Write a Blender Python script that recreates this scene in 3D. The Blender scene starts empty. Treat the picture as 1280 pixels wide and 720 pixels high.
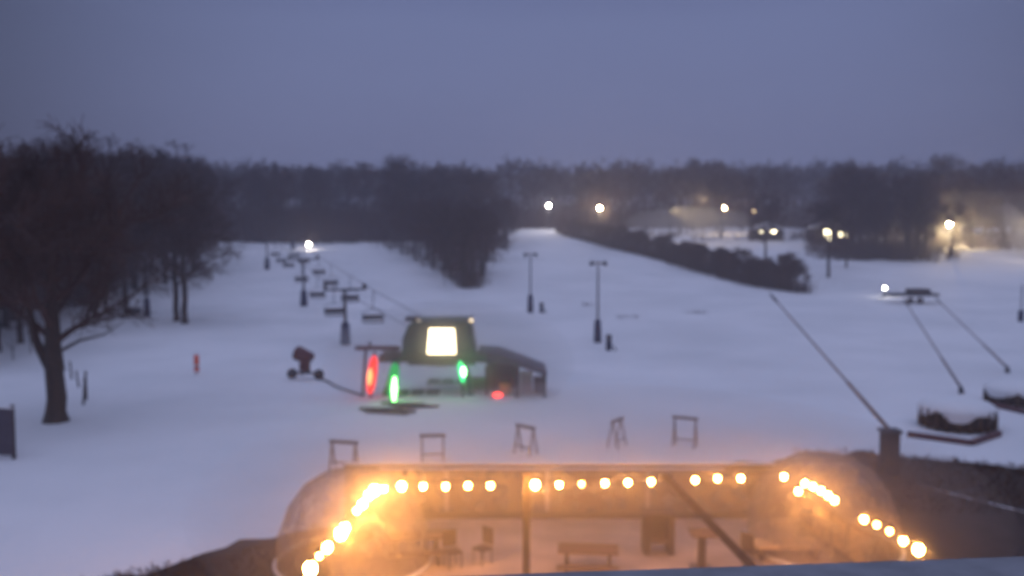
import bpy, math, random
from mathutils import Vector, Matrix
R = math.radians
C = bpy.context.scene.collection
SC = bpy.context.scene
F = 1108.5; CAMZ = 10.0; PITCH = math.atan(75 / F)
cp, sp = math.cos(PITCH), math.sin(PITCH)

def W(px, py, d):                                   # world point at forward distance d
    u = (px - 640) / F; v = (360 - py) / F
    D = Vector((u, cp + v * sp, -sp + v * cp))
    D *= d / D.y
    return Vector((D.x, D.y, CAMZ + D.z))

PROF = [(-200, 0.15), (0, 0.15), (45, 0.1), (60, -0.1), (80, -0.3), (100, 0.3), (125, 1.25), (150, 3.15), (175, 5.0), (200, 6.4), (225, 8.4), (250, 9.9), (280, 11.0), (340, 11.5), (500, 11.6), (3000, 11.6)]
def hat(y):
    for i in range(len(PROF) - 1):
        a, b = PROF[i], PROF[i + 1]
        if y <= b[0]:
            t = max(0.0, (y - a[0]) / (b[0] - a[0]))
            s0 = 0 if i == 0 else (b[1] - PROF[i - 1][1]) / (b[0] - PROF[i - 1][0])
            s1 = 0 if i >= len(PROF) - 2 else (PROF[i + 2][1] - a[1]) / (PROF[i + 2][0] - a[0])
            h = b[0] - a[0]
            return (2*t**3-3*t*t+1)*a[1] + (t**3-2*t*t+t)*h*s0 + (-2*t**3+3*t*t)*b[1] + (t**3-t*t)*h*s1
    return PROF[-1][1]
def ground(x, y):
    w = min(1, max(0, (y - 42) / 40))
    return hat(y) + w * (0.16 * math.sin(x * .11 + y * .05) + 0.10 * math.sin(x * .05 - y * .13 + 1.3) + .05 * math.sin(x * .31 + y * .23))
def G(px, py):
    d = 8.0
    while d < 600:
        p = W(px, py, d)
        if p.z <= ground(p.x, p.y): return Vector((p.x, p.y, ground(p.x, p.y)))
        d += 0.05 if d < 80 else .25
    return W(px, py, 300)
def atpx(px, d):
    x = (px - 640) / F * d * 1.0
    return Vector((x, d, ground(x, d)))
def plane(px, py, z):
    a = W(px, py, 10); t = (z - CAMZ) / (a.z - CAMZ)
    return Vector((a.x * t, a.y * t, z))

# ------------------------------------------------------------------ materials
def mat(name, col, rough=.7, metal=0, var=.25, scale=3.0, bump=0.0, spec=.3, col2=None):
    m = bpy.data.materials.new(name); m.use_nodes = True
    nt = m.node_tree; b = nt.nodes['Principled BSDF']
    tc = nt.nodes.new('ShaderNodeTexCoord'); n = nt.nodes.new('ShaderNodeTexNoise')
    n.inputs['Scale'].default_value = scale; n.inputs['Detail'].default_value = 5
    nt.links.new(tc.outputs['Object'], n.inputs['Vector'])
    r = nt.nodes.new('ShaderNodeValToRGB')
    c2 = col2 or tuple(c * (1 - var) for c in col)
    r.color_ramp.elements[0].color = (*c2, 1); r.color_ramp.elements[0].position = .3
    r.color_ramp.elements[1].color = (*col, 1); r.color_ramp.elements[1].position = .7
    nt.links.new(n.outputs['Fac'], r.inputs['Fac']); nt.links.new(r.outputs['Color'], b.inputs['Base Color'])
    b.inputs['Roughness'].default_value = rough; b.inputs['Metallic'].default_value = metal
    b.inputs['Specular IOR Level'].default_value = spec
    if bump:
        bp = nt.nodes.new('ShaderNodeBump'); bp.inputs['Strength'].default_value = bump; bp.inputs['Distance'].default_value = .05
        nt.links.new(n.outputs['Fac'], bp.inputs['Height']); nt.links.new(bp.outputs['Normal'], b.inputs['Normal'])
    return m
def emit(name, col, s, base=(.8, .8, .8)):
    m = bpy.data.materials.new(name); m.use_nodes = True
    b = m.node_tree.nodes['Principled BSDF']
    b.inputs['Base Color'].default_value = (*base, 1); b.inputs['Roughness'].default_value = .4
    b.inputs['Emission Color'].default_value = (*col, 1); b.inputs['Emission Strength'].default_value = s
    return m
def film(name, col, clear, rough=.25):              # clear plastic: part see-through, part milky
    m = bpy.data.materials.new(name); m.use_nodes = True; nt = m.node_tree
    for n in list(nt.nodes): nt.nodes.remove(n)
    out = nt.nodes.new('ShaderNodeOutputMaterial'); tr = nt.nodes.new('ShaderNodeBsdfTransparent')
    tl = nt.nodes.new('ShaderNodeBsdfTranslucent'); df = nt.nodes.new('ShaderNodeBsdfDiffuse'); gl = nt.nodes.new('ShaderNodeBsdfGlossy')
    tl.inputs['Color'].default_value = (*col, 1); df.inputs['Color'].default_value = (*col, 1); gl.inputs['Roughness'].default_value = rough
    a = nt.nodes.new('ShaderNodeMixShader'); a.inputs[0].default_value = .5
    nt.links.new(tl.outputs[0], a.inputs[1]); nt.links.new(df.outputs[0], a.inputs[2])
    g = nt.nodes.new('ShaderNodeMixShader'); g.inputs[0].default_value = .12
    nt.links.new(a.outputs[0], g.inputs[1]); nt.links.new(gl.outputs[0], g.inputs[2])
    tc = nt.nodes.new('ShaderNodeTexCoord'); no = nt.nodes.new('ShaderNodeTexNoise'); no.inputs['Scale'].default_value = 2.5; no.inputs['Detail'].default_value = 6
    nt.links.new(tc.outputs['Object'], no.inputs['Vector'])
    mr = nt.nodes.new('ShaderNodeMapRange'); mr.inputs['From Min'].default_value = .3; mr.inputs['From Max'].default_value = .7
    mr.inputs['To Min'].default_value = max(0, clear - .15); mr.inputs['To Max'].default_value = min(1, clear + .15)
    nt.links.new(no.outputs['Fac'], mr.inputs['Value'])
    x = nt.nodes.new('ShaderNodeMixShader'); nt.links.new(mr.outputs[0], x.inputs[0])
    nt.links.new(g.outputs[0], x.inputs[1]); nt.links.new(tr.outputs[0], x.inputs[2]); nt.links.new(x.outputs[0], out.inputs['Surface'])
    return m

M = {}
M['bark'] = mat('bark', (.075, .058, .05), .9, var=.5, scale=5, bump=.6)
M['twig'] = mat('twig', (.09, .052, .044), .95, var=.4, scale=1)
M['steel'] = mat('dark_steel', (.10, .105, .125), .55, .4, var=.4, scale=4)
M['galv'] = mat('galvanised', (.22, .23, .26), .5, .6, var=.3, scale=6)
M['pad'] = mat('blue_pad', (.035, .05, .11), .8, var=.3)
M['green'] = mat('green_paint', (.075, .12, .10), .6, var=.4, scale=3)
M['timber'] = mat('timber', (.13, .085, .06), .85, var=.45, scale=7, bump=.3)
M['darktimber'] = mat('dark_timber', (.055, .04, .035), .85, var=.4, scale=7, bump=.3)
M['black'] = mat('black_rubber', (.04, .04, .05), .7)
M['orange'] = mat('orange_plastic', (.85, .13, .06), .6, var=.15)
M['yellow'] = mat('yellow_plastic', (.55, .3, .05), .6, var=.2)
M['white'] = mat('white_board', (.6, .6, .62), .7, var=.12)
M['roof'] = mat('shed_roof', (.10, .09, .12), .8, var=.3)
M['snowcap'] = mat('snow_cap', (.8, .8, .82), .75, var=.04, scale=2, bump=.3)
M['maroon'] = mat('maroon_paint', (.13, .06, .07), .6, var=.3)
M['panelw'] = mat('wall_board', (.5, .36, .2), .8, var=.2, scale=4)

M['lance'] = mat('lance_tube', (.30, .25, .24), .7)
# ------------------------------------------------------------------ mesh builder
class MB:
    def __init__(s): s.v = []; s.f = []; s.smooth = False
    def box(s, c, size, rot=None):
        c = Vector(c); hx, hy, hz = size[0]/2, size[1]/2, size[2]/2; n = len(s.v)
        for dz in (-hz, hz):
            for dx, dy in ((-hx,-hy),(hx,-hy),(hx,hy),(-hx,hy)):
                p = Vector((dx, dy, dz)); p = rot @ p if rot else p
                s.v.append(tuple(c + p))
        for q in ((3,2,1,0),(4,5,6,7),(0,1,5,4),(1,2,6,5),(2,3,7,6),(3,0,4,7)): s.f.append(tuple(n+i for i in q))
        return s
    def tube(s, pts, rads, sides=8, cap=True):
        pts = [Vector(p) for p in pts]
        if not hasattr(rads, '__len__'): rads = [rads]*len(pts)
        n0 = len(s.v)
        for i, p in enumerate(pts):
            d = (pts[min(i+1, len(pts)-1)] - pts[max(i-1, 0)])
            d = d.normalized() if d.length > 1e-9 else Vector((0,0,1))
            a = d.cross(Vector((0,0,1)) if abs(d.z) < .9 else Vector((1,0,0))).normalized(); b = d.cross(a)
            for k in range(sides):
                t = 2*math.pi*k/sides
                s.v.append(tuple(p + (a*math.cos(t) + b*math.sin(t))*rads[i]))
        for i in range(len(pts)-1):
            for k in range(sides):
                q = n0+i*sides
                s.f.append((q+k, q+(k+1)%sides, q+sides+(k+1)%sides, q+sides+k))
        if cap:
            s.f.append(tuple(n0+k for k in range(sides))[::-1]); e = n0+(len(pts)-1)*sides
            s.f.append(tuple(e+k for k in range(sides)))
        return s
    def ball(s, c, r, seg=12, ring=8, sc=(1,1,1)):
        n = len(s.v); c = Vector(c)
        s.v.append(tuple(c+Vector((0,0,-r*sc[2]))))
        for i in range(1, ring):
            t = -math.pi/2 + math.pi*i/ring
            for k in range(seg):
                a = 2*math.pi*k/seg
                s.v.append(tuple(c+Vector((r*sc[0]*math.cos(t)*math.cos(a), r*sc[1]*math.cos(t)*math.sin(a), r*sc[2]*math.sin(t)))))
        s.v.append(tuple(c+Vector((0,0,r*sc[2])))); top = len(s.v)-1
        for k in range(seg):
            s.f.append((n, n+1+(k+1)%seg, n+1+k))
            for i in range(ring-2):
                a = n+1+i*seg; s.f.append((a+k, a+(k+1)%seg, a+seg+(k+1)%seg, a+seg+k))
            a = n+1+(ring-2)*seg; s.f.append((a+k, a+(k+1)%seg, top))
        return s
    def prism(s, poly, y0, y1):                    # polygon in xz, extruded along y
        n = len(s.v); k = len(poly)
        for y in (y0, y1):
            for x, z in poly: s.v.append((x, y, z))
        s.f.append(tuple(range(n, n+k))); s.f.append(tuple(range(n+2*k-1, n+k-1, -1)))
        for i in range(k): j = (i+1)%k; s.f.append((n+j, n+i, n+k+i, n+k+j))
        return s
    def mesh(s, name, m, smooth=False):
        me = bpy.data.meshes.new(name); me.from_pydata(s.v, [], s.f); me.materials.append(m)
        if smooth: me.polygons.foreach_set('use_smooth', [True]*len(me.polygons))
        me.update(); return me
    def build(s, name, m, parent=None, smooth=False, bevel=0):
        o = bpy.data.objects.new(name, s.mesh(name, m, smooth)); C.objects.link(o)
        if parent: o.parent = parent
        if bevel:
            b = o.modifiers.new('bevel', 'BEVEL'); b.width = bevel; b.segments = 2
        return o
def tag(o, label=None, cat=None, group=None, kind=None):
    if label: o['label'] = label
    if cat: o['category'] = cat
    if group: o['group'] = group
    if kind: o['kind'] = kind
    return o
def thing(name, loc, label, cat, group=None, rz=0):
    o = bpy.data.objects.new(name, None); C.objects.link(o); o.location = loc; o.rotation_euler.z = rz
    o.empty_display_size = .3
    return tag(o, label, cat, group)
def copy_tree(o, parent=None):
    c = o.copy(); C.objects.link(c)
    if parent: c.parent = parent
    for ch in list(o.children): copy_tree(ch, c)
    return c

# ------------------------------------------------------------------ sky, sun
w = bpy.data.worlds.new('World'); SC.world = w; w.use_nodes = True; nt = w.node_tree
bg = nt.nodes['Background']; bg.inputs['Strength'].default_value = .1
sky = nt.nodes.new('ShaderNodeTexSky'); sky.sky_type = 'NISHITA'; sky.sun_disc = False
sky.sun_elevation = R(2); sky.sun_rotation = R(160); sky.air_density = 1.0; sky.dust_density = 2
tc = nt.nodes.new('ShaderNodeTexCoord'); sx = nt.nodes.new('ShaderNodeSeparateXYZ')
nt.links.new(tc.outputs['Generated'], sx.inputs[0])
ramp = nt.nodes.new('ShaderNodeValToRGB'); cr = ramp.color_ramp      # the cloud layer, bright overhead; dark band by the frame top is painted vignetting
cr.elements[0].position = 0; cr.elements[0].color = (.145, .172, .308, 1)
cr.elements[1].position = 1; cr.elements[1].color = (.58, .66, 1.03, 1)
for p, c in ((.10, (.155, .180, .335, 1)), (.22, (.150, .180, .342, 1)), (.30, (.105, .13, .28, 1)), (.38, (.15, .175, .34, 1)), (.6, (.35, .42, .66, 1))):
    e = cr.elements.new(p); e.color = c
cn = nt.nodes.new('ShaderNodeTexNoise'); cn.inputs['Scale'].default_value = 2.2; cn.inputs['Detail'].default_value = 6
cmap = nt.nodes.new('ShaderNodeMapping'); cmap.inputs['Scale'].default_value = (1, 1, 4)
nt.links.new(tc.outputs['Generated'], cmap.inputs[0]); nt.links.new(cmap.outputs[0], cn.inputs['Vector'])
mr = nt.nodes.new('ShaderNodeMapRange'); mr.inputs['To Min'].default_value = 9.2; mr.inputs['To Max'].default_value = 10.9
nt.links.new(cn.outputs['Fac'], mr.inputs['Value'])
vm = nt.nodes.new('ShaderNodeVectorMath'); vm.operation = 'SCALE'
nt.links.new(sx.outputs['Z'], ramp.inputs[0]); nt.links.new(ramp.outputs[0], vm.inputs[0]); 
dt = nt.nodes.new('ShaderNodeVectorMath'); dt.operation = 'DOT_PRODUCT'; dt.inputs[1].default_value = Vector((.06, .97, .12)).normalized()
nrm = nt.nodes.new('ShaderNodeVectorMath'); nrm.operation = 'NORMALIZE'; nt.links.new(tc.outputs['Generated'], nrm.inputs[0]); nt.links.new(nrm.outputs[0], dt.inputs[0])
az = nt.nodes.new('ShaderNodeMapRange'); az.interpolation_type = 'SMOOTHSTEP'; az.inputs['From Min'].default_value = .78; az.inputs['From Max'].default_value = .97; az.inputs['To Min'].default_value = .36; az.inputs['To Max'].default_value = 1.0  # sky colour darkened away from the view axis to imitate lens vignetting
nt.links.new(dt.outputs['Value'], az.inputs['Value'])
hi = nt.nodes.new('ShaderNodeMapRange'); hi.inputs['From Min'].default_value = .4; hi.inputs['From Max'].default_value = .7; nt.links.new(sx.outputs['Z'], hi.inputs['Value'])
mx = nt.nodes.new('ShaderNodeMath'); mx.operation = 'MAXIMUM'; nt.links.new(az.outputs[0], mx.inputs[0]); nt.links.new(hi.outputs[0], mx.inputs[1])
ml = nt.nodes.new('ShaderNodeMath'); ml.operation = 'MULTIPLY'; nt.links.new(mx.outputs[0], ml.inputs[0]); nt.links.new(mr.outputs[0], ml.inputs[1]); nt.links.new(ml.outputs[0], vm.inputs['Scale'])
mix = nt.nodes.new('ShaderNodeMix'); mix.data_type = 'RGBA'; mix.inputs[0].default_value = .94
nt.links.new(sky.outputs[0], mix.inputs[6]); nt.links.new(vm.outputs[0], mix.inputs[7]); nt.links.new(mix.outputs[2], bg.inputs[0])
sun = bpy.data.lights.new('sun', 'SUN'); sun.energy = .06; sun.angle = R(30); sun.color = (.75, .8, 1)
so = bpy.data.objects.new('sun', sun); C.objects.link(so); so.rotation_euler = (R(60), 0, R(20))

# ------------------------------------------------------------------ terrain
def snow_mat():
    m = bpy.data.materials.new('snow'); m.use_nodes = True; nt = m.node_tree; b = nt.nodes['Principled BSDF']
    tc = nt.nodes.new('ShaderNodeTexCoord'); n = nt.nodes.new('ShaderNodeTexNoise'); n.inputs['Scale'].default_value = .09; n.inputs['Detail'].default_value = 8
    n2 = nt.nodes.new('ShaderNodeTexNoise'); n2.inputs['Scale'].default_value = 1.4; n2.inputs['Detail'].default_value = 8
    nt.links.new(tc.outputs['Object'], n.inputs[0]); nt.links.new(tc.outputs['Object'], n2.inputs[0])
    r = nt.nodes.new('ShaderNodeValToRGB'); r.color_ramp.elements[0].position = .32; r.color_ramp.elements[1].position = .62
    r.color_ramp.elements[0].color = (.70, .70, .72, 1); r.color_ramp.elements[1].color = (.82, .81, .83, 1)
    nt.links.new(n.outputs['Fac'], r.inputs[0]); nt.links.new(r.outputs[0], b.inputs['Base Color'])
    b.inputs['Roughness'].default_value = .75; b.inputs['Specular IOR Level'].default_value = .2
    bp = nt.nodes.new('ShaderNodeBump'); bp.inputs['Strength'].default_value = .5; bp.inputs['Distance'].default_value = .15
    nt.links.new(n2.outputs['Fac'], bp.inputs['Height']); nt.links.new(bp.outputs[0], b.inputs['Normal'])
    return m
M['snow'] = snow_mat()
mb = MB()
ys = [-60 + i*4 for i in range(20)] + [20 + i*1.5 for i in range(60)] + [110 + i*3 for i in range(60)] + [290 + i*20 for i in range(10)] + [490 + 90*i for i in range(12)]
xs = [-900, -700, -520, -400, -320] + [-260 + i*4 for i in range(131)] + [320, 400, 520, 700, 900]
for y in ys:
    for x in xs: mb.v.append((x, y, ground(x, y)))
nx = len(xs)
for j in range(len(ys)-1):
    for i in range(nx-1):
        a = j*nx+i; mb.f.append((a, a+1, a+nx+1, a+nx))
tag(mb.build('snow_ground', M['snow'], smooth=True), kind='structure')

def sheet(name, pts, m, lift, rough_edge=.35, seed=1, step=.7):     # irregular patch draped on the ground
    rnd = random.Random(seed); P = []
    for i in range(len(pts)):
        a, b = Vector(pts[i][:2]), Vector(pts[(i+1)%len(pts)][:2]); n = max(1, int((b-a).length/step))
        for k in range(n):
            p = a.lerp(b, k/n); P.append((p.x + rnd.uniform(-1,1)*rough_edge, p.y + rnd.uniform(-1,1)*rough_edge))
    mb = MB(); mb.v = [(x, y, ground(x, y)+lift) for x, y in P]; mb.f = [tuple(range(len(P)))]
    o = mb.build(name, m); return o
M['earth'] = mat('bare_earth', (.055, .045, .045), .95, var=.5, scale=1.2, bump=.8)
left = [(-21,18.3),(-14.5,21.6),(-10.6,24.8),(-8.0,27.8),(-5.5,28.8),(-5.3,31.6),(-3,31.4),(-3,14),(-21,14)]
right = [(8.5,14),(8.5,36.5),(13.2,37.5),(15.5,38.6),(18.5,37.2),(22,35),(27,32.8),(27,14)]
tag(sheet('bare_earth', left, M['earth'], .012, seed=2), kind='structure')
tag(sheet('bare_earth', right, M['earth'], .012, seed=3), kind='structure')
p1, p2 = plane(1145, 606, .15), plane(1285, 641, .15)
tag(sheet('snowy_path', [(p1.x,p1.y),(p2.x,p2.y),(p2.x+.2,p2.y-.55),(p1.x+.2,p1.y-.35)], M['snow'], .03, .06, 4, .4), kind='structure')

def tufts(name, poly_fn, n, h, seed, label):
    rnd = random.Random(seed); mb = MB()
    for _ in range(n):
        x, y = poly_fn(rnd); z = ground(x, y)
        for k in range(7):
            a = rnd.uniform(0, 6.28); l = h*rnd.uniform(.5, 1.3); wd = .012
            t = Vector((x+math.cos(a)*l*.5, y+math.sin(a)*l*.5, z+l*rnd.uniform(.5,1)))
            i = len(mb.v); dx, dy = -math.sin(a)*wd, math.cos(a)*wd
            mb.v += [(x-dx, y-dy, z), (x+dx, y+dy, z), tuple(t)]; mb.f.append((i, i+1, i+2))
    o = mb.build(name, M['twig']); return tag(o, label, 'brush', kind='stuff')
def f_right(r):
    y = r.uniform(30, 38.8); x = r.uniform(12.5, 27); 
    while y > 38.6 - max(0, (x-15.5))*.55 + r.uniform(-.4, .9): y -= 1.2
    return x, y
tufts('dry_brush', f_right, 2600, .24, 5, 'dark dead brush covering the bare bank right of the patio')
def f_left(r):
    t = r.random(); x = -20 + t*14.5; y = 18.6 + t*9.6 - abs(r.gauss(0, 1.6)) + r.uniform(0, .6); return x, y
tufts('dry_brush', f_left, 1500, .16, 6, 'dark dead brush on the bare ground left of the patio')
for (px, py, wd, sd) in ((785,397,2.6,1),(870,391,2.6,2),(735,381,1.4,3),(246,361,2.6,4)):
    g = G(px, py)
    def ff(r, g=g, wd=wd): return g.x + r.uniform(-wd/2, wd/2)*1.0, g.y + r.gauss(0, .5)
    tufts('grass_patch', ff, 60, .22, 10+sd, 'thin dead grass poking through the snow of the slope')

# ------------------------------------------------------------------ trees
def make_tree(seed, H, trunk_frac=.3, spread=.9, nlimb=11, n2=6, n3=5, n4=4, tw=.02, r0=None, up=.45, forks=None, crown_start=.28):
    rnd = random.Random(seed); T = MB(); K = MB(); r0 = r0 or H*.022
    pts = [Vector((0,0,-.3))]; rad = [r0*1.35]; n = 9; bend = Vector((rnd.uniform(-.06,.06), rnd.uniform(-.06,.06), 0))
    for i in range(1, n+1):
        t = i/n; pts.append(Vector((bend.x*H*t*t + rnd.uniform(-1,1)*.006*H, bend.y*H*t*t + rnd.uniform(-1,1)*.006*H, H*.86*t))); rad.append(r0*(1-t**1.5)**.9 + .02)
    T.tube([Vector((0,0,-.3)), Vector((0,0,.12)), Vector((0,0,.55))] + pts[1:], [r0*1.7, r0*1.3, r0*1.04] + rad[1:], 9)
    def trunk_at(t):
        f = t*n; i = min(n-1, int(f)); return pts[i].lerp(pts[i+1], f-i)
    def rv(): return Vector((rnd.gauss(0,1), rnd.gauss(0,1), rnd.gauss(0,1))).normalized()
    def branch(p, d, L, r, lev):
        segs = 4 if lev < 2 else (3 if lev == 2 else 2); P = [p.copy()]; q = p.copy(); dd = d.normalized()
        for i in range(segs):
            dd = (dd + rv()*.22 + Vector((0,0,.10 if lev < 3 else -.02))).normalized(); q = q + dd*L/segs; P.append(q.copy())
        rr = [max(tw*.45, r*(1-i/segs*.8)) for i in range(segs+1)]
        K.tube(P, rr, 5 if lev == 0 else 3, cap=False)
        if lev >= 3: return
        cnt = (n2, n3, n4)[lev]
        for k in range(cnt):
            f = rnd.uniform(.25, 1.0)*segs; i = min(segs-1, int(f)); b = P[i].lerp(P[i+1], f-i); ax = (P[i+1]-P[i]).normalized()
            side = ax.cross(rv()).normalized(); nd = (ax*.75 + side*rnd.uniform(.6,1.0)).normalized()
            branch(b, nd, L*rnd.uniform(.42,.62), max(tw*.6, r*.5), lev+1)
    for k in range(nlimb):
        t = crown_start + (1-crown_start)*(k+rnd.random()*.8)/nlimb; t = min(.985, t)
        a = k*2.4 + rnd.uniform(-.4,.4); b = trunk_at(t)
        prof = math.sin(min(1, (t-crown_start)/(1-crown_start)*.85+.22)*math.pi*.92)**.6
        L = H*.42*spread*max(.35, prof); el = up + t*.5
        branch(b, Vector((math.cos(a)*math.cos(el), math.sin(a)*math.cos(el), math.sin(el))), L, r0*.42*(1.15-t*.6), 0)
    return T.mesh('trunk', M['bark'], True), K.mesh('crown', M['twig'])
kinds = [make_tree(s, 13, spread=sp_, nlimb=nl, tw=.05, n2=6, n3=5, n4=5, crown_start=cs) for s, sp_, nl, cs in ((1,.8,11,.25),(2,.95,12,.3),(3,.7,11,.2),(4,1.0,12,.32),(5,.85,11,.27),(6,.9,13,.22))]
dense_kinds = [make_tree(s, 13, spread=1.0, nlimb=14, tw=.055, n2=7, n3=6, n4=6, crown_start=cs) for s, cs in ((41,.26),(42,.33),(43,.22))]
shrub_kinds = [make_tree(s, 5, spread=1.1, nlimb=14, tw=.035, n2=6, n3=6, n4=5, r0=.06, crown_start=.02, up=.7) for s in (21,22,23)]
def tree(loc, kind, scale, rz, name, label, group, cat='tree', sz=1.0):
    t = thing(name, loc, label, cat, group, rz); t.scale = (scale, scale, scale*sz)
    for nm, me in zip(('trunk', 'crown'), kind):
        o = bpy.data.objects.new(nm, me); C.objects.link(o); o.parent = t
    return t
rnd = random.Random(77)
# the big tree in front on the left
big = make_tree(101, 12.4, spread=1.1, nlimb=17, n2=8, n3=7, n4=6, tw=.035, r0=.48, crown_start=.36, up=.2)
g = G(70, 527)
bt = tree(g, big, 1.0, .4, 'bare_tree', 'big bare tree with thick trunk in the left foreground beside the row of leaning posts', None)
mb = MB(); mb.tube([(0.0,0.1,2.2),(-.8,.2,4.2),(-1.1,.3,6),(-2.0,.4,8.2),(-2.6,.2,10)], [.26,.22,.17,.1,.04], 8)
mb.tube([(.1,0,3.5),(1.2,.2,4.1),(2.3,.5,4.3),(3.4,.7,5.0)], [.1,.08,.05,.02], 6)
mb.build('limb', M['bark'], bt, True)
twin = make_tree(102, 13.2, spread=1.0, nlimb=14, n2=7, n3=7, n4=5, tw=.04, r0=.31, crown_start=.30, up=.35)
twin2 = make_tree(103, 13.6, spread=1.05, nlimb=14, n2=7, n3=7, n4=5, tw=.04, r0=.31, crown_start=.30, up=.35)
tree(G(221, 401), twin, 1, 1.0, 'bare_tree', 'left of the two bare trees whose trunks stand side by side on the snow', None)
tree(G(231, 405), twin2, 1, 2.2, 'bare_tree', 'right and thicker of the two bare trees standing side by side on the snow', None)
tree(G(158, 386), kinds[4], 1.1, 2.2, 'bare_tree', 'slim bare tree left of the tall light pole at the wood edge', None)

def scatter(n, fn, ks, smin, smax, name, label, group, mind=3.0, cat='tree', szr=(.92,1.1), sf=None):
    out = []; tries = 0
    while len(out) < n and tries < n*60:
        tries += 1; x, y = fn(rnd)
        if any((x-a)**2+(y-b)**2 < mind*mind for a, b in out): continue
        out.append((x, y))
        tree((x, y, ground(x, y)), rnd.choice(ks), rnd.uniform(smin, smax)*(sf(y) if sf else 1), rnd.uniform(0, 6.28), name, label, group, cat, rnd.uniform(*szr))
    return out
def fA(r):
    d = r.uniform(88, 195); lim = 95 + (d-88)*1.9; px = r.uniform(-190, min(lim, 262)); return (px-640)/F*d, d
scatter(58, fA, dense_kinds, 1.2, 1.45, 'bare_tree', 'bare leafless tree in the dark wood along the left side of the slope', 'trees of the left wood', 4.2, sf=lambda y:   .84 + .16*min(1, max(0, (y-88)/70)))
def fA2(r):
    d = r.uniform(60, 92); px = r.uniform(-260, 20 + (d-60)*1.6); return (px-640)/F*d, d
scatter(14, fA2, dense_kinds, .85, 1.0, 'bare_tree', 'bare leafless tree of the left wood crowding behind the big front tree', 'trees behind the big front tree', 4.2)
scatter(10, lambda r: (lambda d, px: ((px-640)/F*d, d))(r.uniform(116, 150), r.uniform(120, 250)), dense_kinds, 1.05, 1.2, 'bare_tree', 'bare tree standing at the lit edge of the left wood beyond the twin trunks', 'edge trees beyond the twin trunks', 4)
def fB(r): d = r.choice((212, 226, 240, 256, 272)) + r.uniform(-6, 6); px = r.uniform(-80, 1360); return (px-640)/F*d, d
def okB(r):
    while True:
        x, y = fB(r); px = 640 + x/y*F
        if y < 222 and 285 < px < 480: 
            if y < 207: continue
        if px > 600 and px < 705 and y < 245: continue
        if 700 <= px < 1380 and y < 225: continue
        return x, y
scatter(106, okB, kinds, 1.1, 1.32, 'bare_tree', 'bare tree in the long dark wood behind the top of the ski slope', 'trees of the far wood', 4.0)
def fC(r):
    while True:
        d = r.uniform(127, 215); t = (d-127)/88
        l = 583 - 106*min(1, t*1.45); rr = 592 + 52*min(1, t*1.2)
        px = r.uniform(l, rr) + r.gauss(0, 5); return (px-640)/F*d, d
scatter(52, fC, kinds, .60, .80, 'bare_tree', 'bare tree in the pointed wooded island between the two ski runs', 'trees of the island wood', 2.6)
def line_d(px):                                    # lower edge of the thicket
    pts = [(690,238),(705,222),(760,190),(850,152),(930,132),(1005,121)]
    for (a, da), (b, db) in zip(pts, pts[1:]):
        if px <= b: return da + (db-da)*(px-a)/(b-a)
    return pts[-1][1]
def fD(r):
    px = r.uniform(697, 1012)
    if px > 950 and r.random() < (px-950)/75: px = r.uniform(720, 940)
    d = line_d(px) + 1.2 + abs(r.gauss(0, 3.6))
    return (px-640)/F*d, d
scatter(74, fD, shrub_kinds, .62, 1.0, 'thicket_shrub', 'dense bare bush in the dark thicket strip along the right ski run', 'bushes of the thicket strip', 1.5, 'bush', (.8, 1.0))
def fE(r):
    while True:
        px = r.uniform(780, 1420) if r.random() < .35 else r.uniform(990, 1400); d = r.uniform(162, 225)
        if 1150 < px < 1330 and d < 178: continue
        if px < 1010 and d < 205: continue
        return (px-640)/F*d, d
scatter(44, fE, kinds, .95, 1.2, 'bare_tree', 'bare tree among the lit lamps on the right side of the hill', 'trees around the lamps on the right', 4)
def fF(r):
    px = min(1190, max(1040, r.gauss(1110, 34))); d = r.uniform(160, 188); return (px-640)/F*d, d
scatter(12, fF, kinds, .7, .9, 'bare_tree', 'small bare tree in the clump below the brightest far lamp', 'trees of the right clump', 2.5)
tree(atpx(1036, 140), kinds[1], .85, 1, 'bare_tree', 'thin bare tree standing just in front of the lit house windows', None)
tree(atpx(1058, 150), kinds[2], .62, 3, 'bare_tree', 'slim small bare tree on the snow right of the tree before the lit house', None)
tree(atpx(957, 158), kinds[3], .8, 4, 'bare_tree', 'bare tree rising behind the thicket strip before the small lit hut', None)
# far wood as one mass
mbt = MB(); me_t, me_c = kinds[0][0], kinds[0][1]
def bake(dst, me, mtx):
    n = len(dst.v)
    dst.v += [tuple(mtx @ v.co) for v in me.vertices]; dst.f += [tuple(n+i for i in p.vertices) for p in me.polygons]
lite = [make_tree(s, 13, spread=.95, nlimb=9, tw=.09, n2=5, n3=4, n4=3, crown_start=.2) for s in (31, 32)]
for i in range(190):
    d = rnd.uniform(284, 330); px = -90 + 1460*(i+rnd.random())/190; x = (px-640)/F*d
    s = rnd.uniform(1.25, 1.5); mtx = Matrix.Translation((x, d, ground(x, d))) @ Matrix.Rotation(rnd.uniform(0, 6.28), 4, 'Z') @ Matrix.Scale(s, 4)
    k = rnd.choice(lite); bake(mbt, k[0], mtx); bake(mbt, k[1], mtx)
tag(mbt.build('distant_wood', M['twig']), 'far off wood closing the horizon as one dark mass', 'wood', kind='stuff')
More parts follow.
